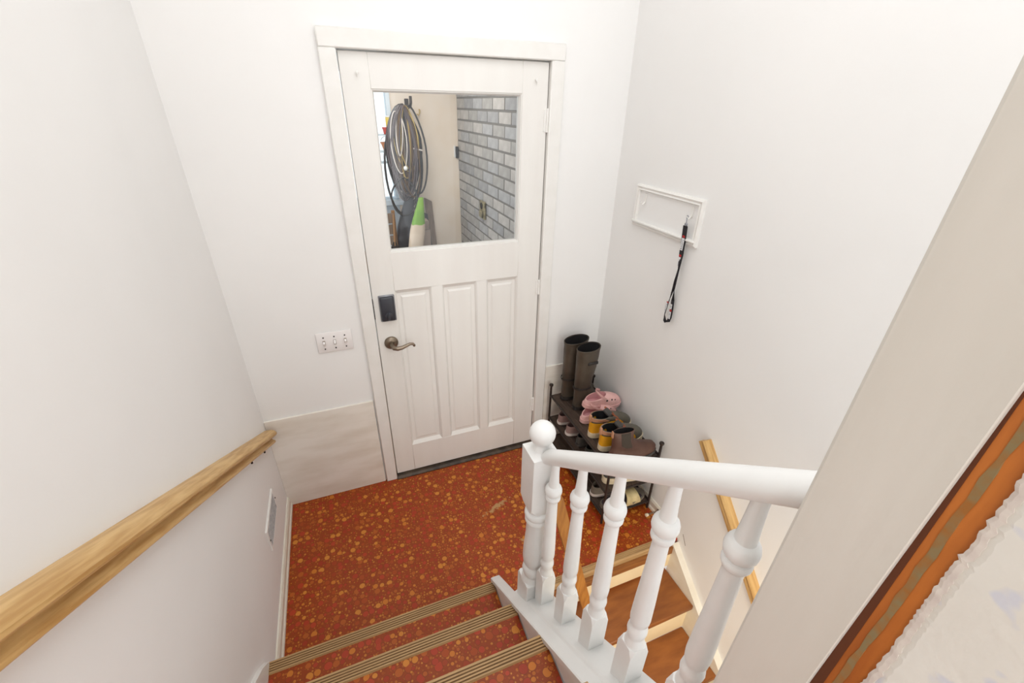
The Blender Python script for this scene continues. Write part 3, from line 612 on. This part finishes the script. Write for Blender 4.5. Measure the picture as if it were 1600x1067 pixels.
def duck_boot(x, y, z, rz, label):
    rt = thing('duck_boot', (0, 0, 0), label, 'boot', 'yellow-heeled duck boots')
    L, W_ = .262, .090
    part('sole', sole(L, W_, 0, .034, heel=.84), M['cream_sole'], rt, local=True)
    rs = upper(L, W_, .032, (.006, .120, .038), .128, .118, .060, heel=.84)
    out, ln = shell(rs, .005); part('upper', out, M['olive'], rt, local=True, auto=60); part('lining', ln, M['lining'], rt, local=True)
    # yellow heel counter: back patch of the skin, pushed out a little
    def patchskin(lo, hi, r0, r1, push):
        mb = MB(); idx = [i % NS for i in range(lo, hi+1)]; A = []
        for j in range(r0, r1+1):
            A.append([rs[j][i]+Vector((rs[j][i].x-.09, rs[j][i].y, 0)).normalized()*push for i in idx])
        inner = [[p-Vector((p.x-.09, p.y, 0)).normalized()*.004 for p in r] for r in A]
        full = [list(r)+list(q[::-1]) for r, q in zip(A, inner)]; mb.rings(full); return mb
    part('heel_counter', patchskin(9, 19, 0, 5, .0025), M['yellow'], rt, local=True)
    part('collar', patchskin(7, 21, 6, 8, .004), M['tan'], rt, local=True)
    part('side_panel', patchskin(5, 8, 1, 5, .0025), M['yellow'], rt, local=True); part('side_panel', patchskin(20, 23, 1, 5, .0025), M['yellow'], rt, local=True)
    tg = MB(); tg.box((.095, -.028, .108), (.125, .028, .138), .006, Matrix.Rotation(math.radians(-35), 4, 'Y')); part('tongue', tg, M['slate'], rt, local=True)
    lc = MB()
    for i in range(4):
        xx = .118+i*.015; zz_ = .121-i*.0115; lc.tube([(xx, -.026, zz_-.004), (xx+.004, 0, zz_+.006), (xx+.010, .026, zz_-.008)], .0032, 6); lc.tube([(xx, .026, zz_-.004), (xx+.004, 0, zz_+.008), (xx+.010, -.026, zz_-.008)], .0032, 6)
    lc.tube([(.115, 0, .13), (.105, .03, .140), (.12, .045, .128), (.125, .01, .130)], .003, 6); lc.tube([(.115, 0, .13), (.11, -.035, .138), (.135, -.045, .118), (.15, -.05, .09)], .003, 6); part('laces', lc, M['lace'], rt, local=True)
    tp = MB(); tp.box((-.006, -.008, .10), (.006, .008, .142), .003); part('pull_tab', tp, M['tan'], rt, local=True)
    place(rt, x, y, z, rz); return rt
duck_boot(.948, -.452, ZT[2], 3, 'yellow-heeled duck boot next to the pink clog, farther of the two')
duck_boot(.945, -.556, ZT[2], 2, 'yellow-heeled duck boot with orange laces, next to the brown leather boot')

def chelsea(x, y, z, rz, label):
    rt = thing('pull_on_boot', (0, 0, 0), label, 'boot')
    L, W_ = .270, .088
    part('sole', sole(L, W_, 0, .020, heel=.84), M['slate'], rt, local=True)
    o = outline(L, W_, inset=.004, heel=.84)
    def ell(cx, hx, hy, zz, tilt=0): return [Vector((cx+hx*math.cos(2*math.pi*i/NS), hy*math.sin(2*math.pi*i/NS), zz+tilt*math.cos(2*math.pi*i/NS))) for i in range(NS)]
    rs = [ring_at(o, .019), [Vector((p.x, p.y*1.02, .034)) for p in ring_at(o, 0)], [Vector((p.x*.985+.002, p.y*.95, .050)) for p in ring_at(o, 0)],
          [Vector((p.x*.93+.006, p.y*.80, .062+.006*(1-p.x/L))) for p in ring_at(o, 0)], ell(.112, .100, .034, .078, -.006), ell(.090, .076, .034, .094, -.002), ell(.074, .061, .034, .112), ell(.067, .056, .034, .135), ell(.066, .057, .030, .158), ell(.066, .059, .022, .178, -.003)]
    out, ln = shell(rs, .004); part('upper', out, M['brown'], rt, local=True, auto=70); part('lining', ln, M['lining'], rt, local=True)
    for sg in (-1, 1):
        ii = [5, 6, 7, 8, 9] if sg > 0 else [23, 22, 21, 20, 19]
        A = [[rs[j][i]+Vector((0, sg*.0024, 0)) for i in ii] for j in range(5, 10)]
        A[0] = [p*.5+A[0][2]*.5 for p in A[0]]
        full = [list(r)+[q-Vector((0, sg*.004, 0)) for q in r[::-1]] for r in A]; part('elastic_gore', MB().rings(full), M['gore'], rt, local=True)
    tb_ = MB(); tb_.box((.004, -.009, .150), (.010, .009, .188), .003); part('pull_tab', tb_, M['tan'], rt, local=True)
    place(rt, x, y, z, rz)
chelsea(.940, -.645, ZT[2], -2, 'brown leather pull-on boot at the near end of the top tier')

def low_shoe(name, x, y, z, rz, label, cat, m_up, m_sole, m_in='lining', L=.25, W_=.088, sh=.018, zh=.062, zf=.070, toe=.040, op=(.008, .125, .031), group=None, rx=0):
    rt = thing(name, (0, 0, 0), label, cat, group)
    part('sole', sole(L, W_, 0, sh, heel=.84), M[m_sole], rt, local=True)
    out, ln = shell(upper(L, W_, sh-.001, op, zh, zf, toe, heel=.84), .004); part('upper', out, M[m_up], rt, local=True, auto=60); part('lining', ln, M[m_in], rt, local=True)
    tg = MB(); tg.box((op[1]-.025, -.022, zf-.010), (op[1]+.006, .022, zf+.004), .004, Matrix.Rotation(math.radians(-12), 4, 'Y')); part('tongue', tg, M[m_up], rt, local=True)
    place(rt, x, y, z, rz, rx); return rt
low_shoe('slipper', .945, -.128, ZT[1], 3, 'mauve slip-on shoe on the middle tier, farther of the mauve pair', 'shoe', 'mauve', 'white_sole', 'mauve', group='mauve slip-on shoes')
low_shoe('slipper', .943, -.232, ZT[1], 0, 'mauve slip-on shoe on the middle tier, nearer of the mauve pair', 'shoe', 'mauve', 'white_sole', 'mauve', group='mauve slip-on shoes')
low_shoe('sneaker', .955, -.335, ZT[1], 2, 'dark grey sneaker on the middle tier beside the mauve shoes', 'shoe', 'slate', 'slate', group='dark sneakers on the middle tier')
low_shoe('sneaker', .952, -.432, ZT[1], -1, 'dark green sneaker on the middle tier, under the yellow-heeled boots', 'shoe', 'dark_green', 'slate', group='dark sneakers on the middle tier')
low_shoe('sneaker', .950, -.620, ZT[1], -3, 'dark shoe with a thick cream sole at the near end of the middle tier', 'shoe', 'slate', 'cream_sole', sh=.040, zh=.080, zf=.086, toe=.03, W_=.094)
low_shoe('loafer', .938, -.555, ZT[0], 2, 'grey slip-on shoe with pale sole on the bottom tier', 'shoe', 'grey', 'white_sole', 'grey')
def slide(x, y, z, rz):
    rt = thing('slide_sandal', (0, 0, 0), 'slide sandal with a cream strap at the near end of the bottom tier', 'sandal'); L, W_ = .262, .094
    part('sole', sole(L, W_, 0, .024, heel=.84), M['grey'], rt, local=True)
    o = outline(L, W_, inset=.008, heel=.84); part('footbed', MB().rings([ring_at(o, .022), ring_at(o, .0275)]), M['footbed'], rt, local=True)
    st = MB(); rs = []
    for i in range(13):
        a = math.pi*i/12; y_ = -.047*math.cos(a); z_ = .010+.062*math.sin(a)**.8; rs.append([(.125+.010*math.sin(a), y_, z_), (.215-.012*math.sin(a), y_*.96, z_*.84+.002), (.215-.012*math.sin(a), y_*.90, z_*.84-.003), (.125+.010*math.sin(a), y_*.92, z_-.005)])
    st.rings(rs); part('strap', st, M['strap'], rt, local=True, auto=60); place(rt, x, y, z, rz)
slide(.945, -.645, ZT[0], -1)

# ------------------------------------------------------------------ porch beyond the glass
BX = .91
struct('floor_porch', MB().box((-1.2, .1, -.2), (1.1, 2.0, -.1)), M['porchfloor'])
struct('ceiling_porch', MB().box((-1.2, .1, 2.3), (1.1, 2.0, 2.36)), M['cream'])
wp = MB().box((BX+.0005, .1, -.1), (BX+.1, 1.80, 2.3)); wpo = struct('wall_porch', wp, M['mortar'], label='grey painted brick wall of the porch')
bme = []
for k in range(5):
    b = MB(); b.box((-.0125, -.0985, -.0302), (.008, .0985, .0302), .0015); bme.append(b.finish('brick', M['brick'][k]))
hm = []
for k in range(5):
    b = MB(); b.box((-.0125, -.048, -.0302), (.008, .048, .0302), .0015); hm.append(b.finish('brick', M['brick'][k]))
c0 = 1.909-.0735*16   # a course centre
row = 0; nb = 0
for r_ in range(-11, 24):
    z = 1.9455-.0735*(16-r_)+.0735*.5-.012
    if z < .55 or z > 2.29: continue
    off = .1055 if r_ % 2 else 0
    for k in range(-1, 9):
        y = 1.35-.211*k+off-.1055*0
        if y > 1.67 or y < .22: continue
        o = link('brick', R.choice(bme)); o.parent = wpo; o.location = (BX+.010+R.uniform(-.0012, .0012), y, z); nb += 1
    if True:
        # closers at the far corner
        ymax = max([1.35-.211*k+off for k in range(-1, 9) if 1.35-.211*k+off <= 1.67])+.1055
        if 1.768-ymax > .05:
            o = link('brick', R.choice(hm)); o.parent = wpo; o.scale = (1, (1.764-ymax-.005)/.096, 1); o.location = (BX+.010, (ymax+.005+1.764)/2, z)
wc = MB().box((.405, 1.77, -.1), (BX+.01, 1.86, 2.3)); struct('wall_porch_back', wc, M['cream'], label='cream painted porch wall')
# window wall beside it
wn = MB().box((-1.2, 1.77, -.1), (.405, 1.86, 1.22)).box((-1.2, 1.77, 2.15), (.405, 1.86, 2.3)); struct('wall_porch_window', wn, M['frame_blue'])
wi = tag(bpy.data.objects.new('window_1', None), 'bright porch window', None, None, 'structure'); COL.objects.link(wi); wi.location = (-.2, 1.8, 1.22)
part('window_frame', MB().box((.378, 1.755, 1.22), (.405, 1.86, 2.15)).box((.215, 1.75, 1.22), (.275, 1.86, 2.15)).box((-1.2, 1.76, 2.08), (.405, 1.86, 2.15)).box((-.62, 1.76, 1.22), (-.56, 1.86, 2.15)), M['frame_blue'], wi, False)
part('window_sill', MB().box((-1.2, 1.70, 1.175), (.47, 1.80, 1.215), .004), M['frame_blue'], wi)
part('pane', MB().box((-1.2, 1.815, 1.215), (.405, 1.819, 2.10)), M['glass'], wi, False)
# shelves with pots in front of the window
def shelf(z, label):
    s_ = thing('window_shelf', (.33, 1.69, z), label, 'shelf', 'small shelves across the porch window')
    part('shelf_board', MB().box((.235, 1.63, z-.006), (.400, 1.752, z), .001), M['shelfm'], s_); part('bracket', MB().prism([(1.752, z-.006), (1.752, z-.05), (1.69, z-.006)], .385, .392), M['frame_blue'], s_, False)
shelf(1.688, 'pale shelf across the porch window holding the red pot'); shelf(1.575, 'pale shelf in the porch window holding the orange basket'); shelf(1.50, 'lowest pale shelf across the porch window, empty')
def pot(name, c, r0, r1, h, m, label, handle=None):
    t_ = thing(name, c, label, 'pot'); x, y, z = c
    part('body', MB().lathe([(r0, z), ((r0+r1)/2+.001, z+h*.5), (r1, z+h-.008), (r1+.004, z+h-.008), (r1+.004, z+h), (r1-.003, z+h), (r1-.005, z+h-.02)], (x, y, 0), 16), m, t_)
    if handle: part('handle', MB().tube([(x-r1*math.cos(a), y, z+h+r1*1.1*math.sin(a)) for a in [math.pi*i/10 for i in range(11)]], .0025, 6), M['white'], t_)
pot('flower_pot', (.347, 1.665, 1.689), .018, .024, .045, M['pot_r'], 'small red pot on the upper shelf of the porch window')
pot('hanging_basket', (.335, 1.675, 1.576), .018, .034, .060, M['pot_o'], 'orange pot with a white handle on the porch window shelf', True)
t_ = thing('yellow_tin', (.372, 1.68, 1.752), 'yellow tin on top of the red pot in the porch window', 'tin'); part('tin_body', MB().box((.352, 1.655, 1.7345), (.392, 1.69, 1.800), .003), M['pot_y'], t_); part('tin_lid', MB().box((.350, 1.653, 1.799), (.394, 1.692, 1.808), .002), M['white'], t_)
# hook and coil
hk = thing('wall_hook', (.527, 1.765, 1.88), 'dark iron hook on the cream porch wall carrying the hoses', 'hook')
part('arm', MB().tube([(.527, 1.769, 1.885), (.527, 1.70, 1.865), (.527, 1.62, 1.868), (.527, 1.585, 1.895), (.527, 1.585, 1.935)], .010, 8), M['black'], hk); part('hook_plate', MB().box((.512, 1.758, 1.85), (.542, 1.7695, 1.92), .003), M['black'], hk)
h2 = thing('wall_hook', (.618, 1.765, 1.846), 'empty brass cup hook on the cream porch wall', 'hook')
part('hook_ring', MB().tube([(.618, 1.768, 1.85), (.618, 1.748, 1.845), (.614, 1.740, 1.828), (.604, 1.738, 1.812), (.592, 1.738, 1.822)], .005, 7), M['brass'], h2)
def loop(cx, top, w, bot, y, jx=0, n=30, dip=0):
    """one hanging turn over the hook"""
    pts = []
    for i in range(n):
        a = 2*math.pi*i/n; s_, c_ = math.sin(a), math.cos(a)
        z = (top+bot)/2+(top-bot)/2*c_; k = 1-.28*(1 if c_ > 0 else 0)*c_**2
        x = cx+jx*(1-c_)/2+w*s_*k
        z -= dip*max(0, c_)**10*1.0
        pts.append((x, y+.010*math.sin(3*a), z))
    return pts
def coil(name, m, specs, r, label, cat):
    t_ = thing(name, (.5, 1.62, 1.2), label, cat)
    for s_ in specs: part('turn', MB().tube(loop(*s_), r, 6, True), m, t_)
    return t_
A = R.uniform
coil('garden_hose', M['hose'], [(.462+A(-.025, .01), 1.878+A(-.012, .004), A(.02, .118), 1.33+A(-.13, .10), 1.60+.008*(i % 4), A(-.05, .04)) for i in range(19)]+[(.462, 1.88, .132, 1.13, 1.592, -.05)], .0085, 'thick black hose coil hanging from the porch wall hook', 'hose')
coil('extension_cord', M['cordy'], [(.475+A(-.03, .01), 1.876, .065+A(-.04, .04), 1.38+A(-.12, .08), 1.585+A(-.02, .0), A(-.03, .04)) for i in range(4)], .0036, 'yellow extension cord looped among the black hoses', 'cord')
coil('extension_cord', M['cordb'], [(.470+A(-.03, .01), 1.874, .075+A(-.05, .04), 1.38+A(-.13, .08), 1.575+A(-.01, .01), A(-.03, .04)) for i in range(8)], .0046, 'brown extension cord looped among the black hoses', 'cord')
coil('extension_cord', M['hose2'], [(.462+A(-.02, .01), 1.876, .08+A(-.05, .04), 1.36+A(-.13, .08), 1.57+A(-.01, .01), A(-.05, .02)) for i in range(7)], .0055, 'grey cable looped at the front of the hose coil', 'cord')
coil('air_hose', M['hose'], [(.512, 1.875, .088, 1.275, 1.60, .03), (.420, 1.40, .095, 1.125, 1.56, -.005)], .0065, 'thin black hose hanging in a wide loop to the floor clutter', 'hose')
cw = coil('cable', M['cordw'], [(.415, 1.868, .055, 1.43, 1.56, .0, 30, .03), (.435, 1.872, .022, 1.55, 1.562, -.02)], .0040, 'pale white cable on the front of the hose coil', 'cable')
part('plug', MB().sphere((.445, 1.553, 1.467), .016, (1, .7, 1), 12, 8), M['white'], cw)
part('twist_tie', MB().tube([(.515, 1.556, 1.60), (.58, 1.57, 1.585)], .006, 6), M['cordw'], cw)
# bench and the clutter standing on it
bn = thing('storage_bench', (.4, 1.5, .5), 'low wooden bench under the porch clutter', 'bench'); part('bench_top', MB().box((-.3, 1.28, .785), (.70, 1.765, .815), .003), M['bench'], bn)
for x in (-.27, .67):
    for y in (1.31, 1.74): part('leg', MB().box((x-.02, y-.02, -.1), (x+.02, y+.02, .785), .003), M['bench'], bn)
ZB = .816
def sack(name, x, y, w, d, h, m, label, cat, top=None, topm=None, pinch=.45, lean=0):
    t_ = thing(name, (x, y, ZB), label, cat); rs = []; split = top or 2
    n = 20
    def rg(u):
        k = 1-(1-pinch)*max(0, (u-.45)/.55)**1.3; bul = 1+.10*math.sin(math.pi*min(1, u*1.3))
        return [Vector((x+lean*u+w/2*k*bul*(abs(math.cos(a))**.7)*(1 if math.cos(a) > 0 else -1), y+d/2*(k if u < .9 else k*.7)*bul*(abs(math.sin(a))**.7)*(1 if math.sin(a) > 0 else -1), ZB+h*u+.004*math.sin(5*a+u*9)*(u > .05))) for a in [2*math.pi*i/n for i in range(n)]]
    us = [i/12 for i in range(13)]
    lo_ = [rg(u) for u in us if u <= split+.006]; part('bag_body', MB().rings(lo_), m, t_)
    if top: part('bag_top', MB().rings([rg(u) for u in us if u >= split-.006]), topm, t_)
sack('paper_sack', .435, 1.44, .105, .075, .455, M['sack'], 'pale sack with a bright green top on the porch bench', 'bag', 7/12, M['green'], .34, .085)
sack('black_bag', .378, 1.60, .13, .09, .43, M['bag'], 'black plastic bag standing behind the green-topped sack', 'bag', pinch=.5, lean=.08)
for i, (z0, z1) in enumerate(((ZB, 1.018), (1.0185, 1.088))):
    t_ = thing('cardboard_box', (.545, 1.55, z0), ('tall grey box on the porch bench, lower of the two', 'small grey box stacked on the taller box')[i], 'box')
    part('carton', MB().box((.505, 1.50, z0), (.585-.006*i, 1.60, z1-.002), .003), M['card'], t_); part('flap', MB().box((.507, 1.502, z1-.002), (.545, 1.598, z1), 0), M['wood'], t_, False)
for i, (x, w, h, y, lb) in enumerate(((.645, .06, .40, 1.70, 'tall weathered board leaning on the cream porch wall'), (.60, .05, .30, 1.66, 'short brown board beside the grey boxes'))):
    t_ = thing('board', (x, y, ZB), lb, 'board'); b = MB(); b.rings([[(x-w/2, y, ZB), (x+w/2, y, ZB), (x+w/2, y+.018, ZB), (x-w/2, y+.018, ZB)], [(x-w/2-.012, y+.045, ZB+h), (x+w/2-.012, y+.045, ZB+h*.92), (x+w/2-.012, y+.06, ZB+h*.92), (x-w/2-.012, y+.06, ZB+h)]]); part('plank', b, M['wood'] if i == 0 else M['stonef'], t_, False)
t_ = thing('wood_crate', (.30, 1.58, ZB), 'brown wood crate at the left end of the porch bench', 'crate')
for k in range(4): part('slat', MB().box((.19, 1.545, ZB+.004+.085*k), (.325, 1.555, ZB+.078+.085*k), .002), M['wood'], t_)
for x in (.195, .32): part('corner_post', MB().box((x-.012, 1.5555, ZB), (x+.012, 1.58, ZB+.35)), M['bench'], t_, False)
t_ = thing('garden_shovel', (.29, 1.50, ZB), 'small wooden-handled tool standing by the crate', 'tool')
part('handle', MB().tube([(.300, 1.49, ZB+.10), (.318, 1.52, ZB+.33)], .009, 8), M['bench'], t_); part('blade', MB().rings([[(.275, 1.475, ZB), (.315, 1.475, ZB), (.315, 1.479, ZB), (.275, 1.479, ZB)], [(.27, 1.482, ZB+.09), (.325, 1.482, ZB+.09), (.325, 1.487, ZB+.09), (.27, 1.487, ZB+.09)], [(.29, 1.486, ZB+.13), (.31, 1.486, ZB+.13), (.31, 1.491, ZB+.13), (.29, 1.491, ZB+.13)]]), M['black'], t_, False)
for i, (x, y, m_, lb) in enumerate(((.335, 1.38, M['stonef'], 'dark work boot lying at the front of the porch bench'),)):
    rt = low_shoe('work_boot', 0, 0, 0, 0, lb, 'boot', 'olive', 'slate', L=.20, W_=.075); place(rt, x-.075, y-.045, ZB, 4)
# latch on the cream wall edge and outlet on the brick
lt = thing('door_latch', (.892, 1.765, 1.55), 'dark latch on the edge of the cream porch wall', 'latch')
part('latch_body', MB().box((.884, 1.742, 1.508), (.9055, 1.7695, 1.594), .004), M['lock'], lt); part('latch_plate', MB().box((.872, 1.758, 1.515), (.884, 1.7695, 1.60), .002), M['white'], lt)
ot = thing('outlet_box', (BX, 1.125, 1.16), 'weathered metal outlet box on the grey brick wall', 'outlet')
part('cover', MB().box((BX-.020, 1.062, 1.165), (BX-.0055, 1.172, 1.288), .004), M['outlet'], ot)
part('flap', MB().box((BX-.034, 1.082, 1.172), (BX-.0205, 1.150, 1.222), .008), M['outlet'], ot); part('socket', MB().lathe([(.022, -.0205), (.022, -.026), (.012, -.028)], (BX, 1.117, 1.255), 12, 'x'), M['hole'], ot)
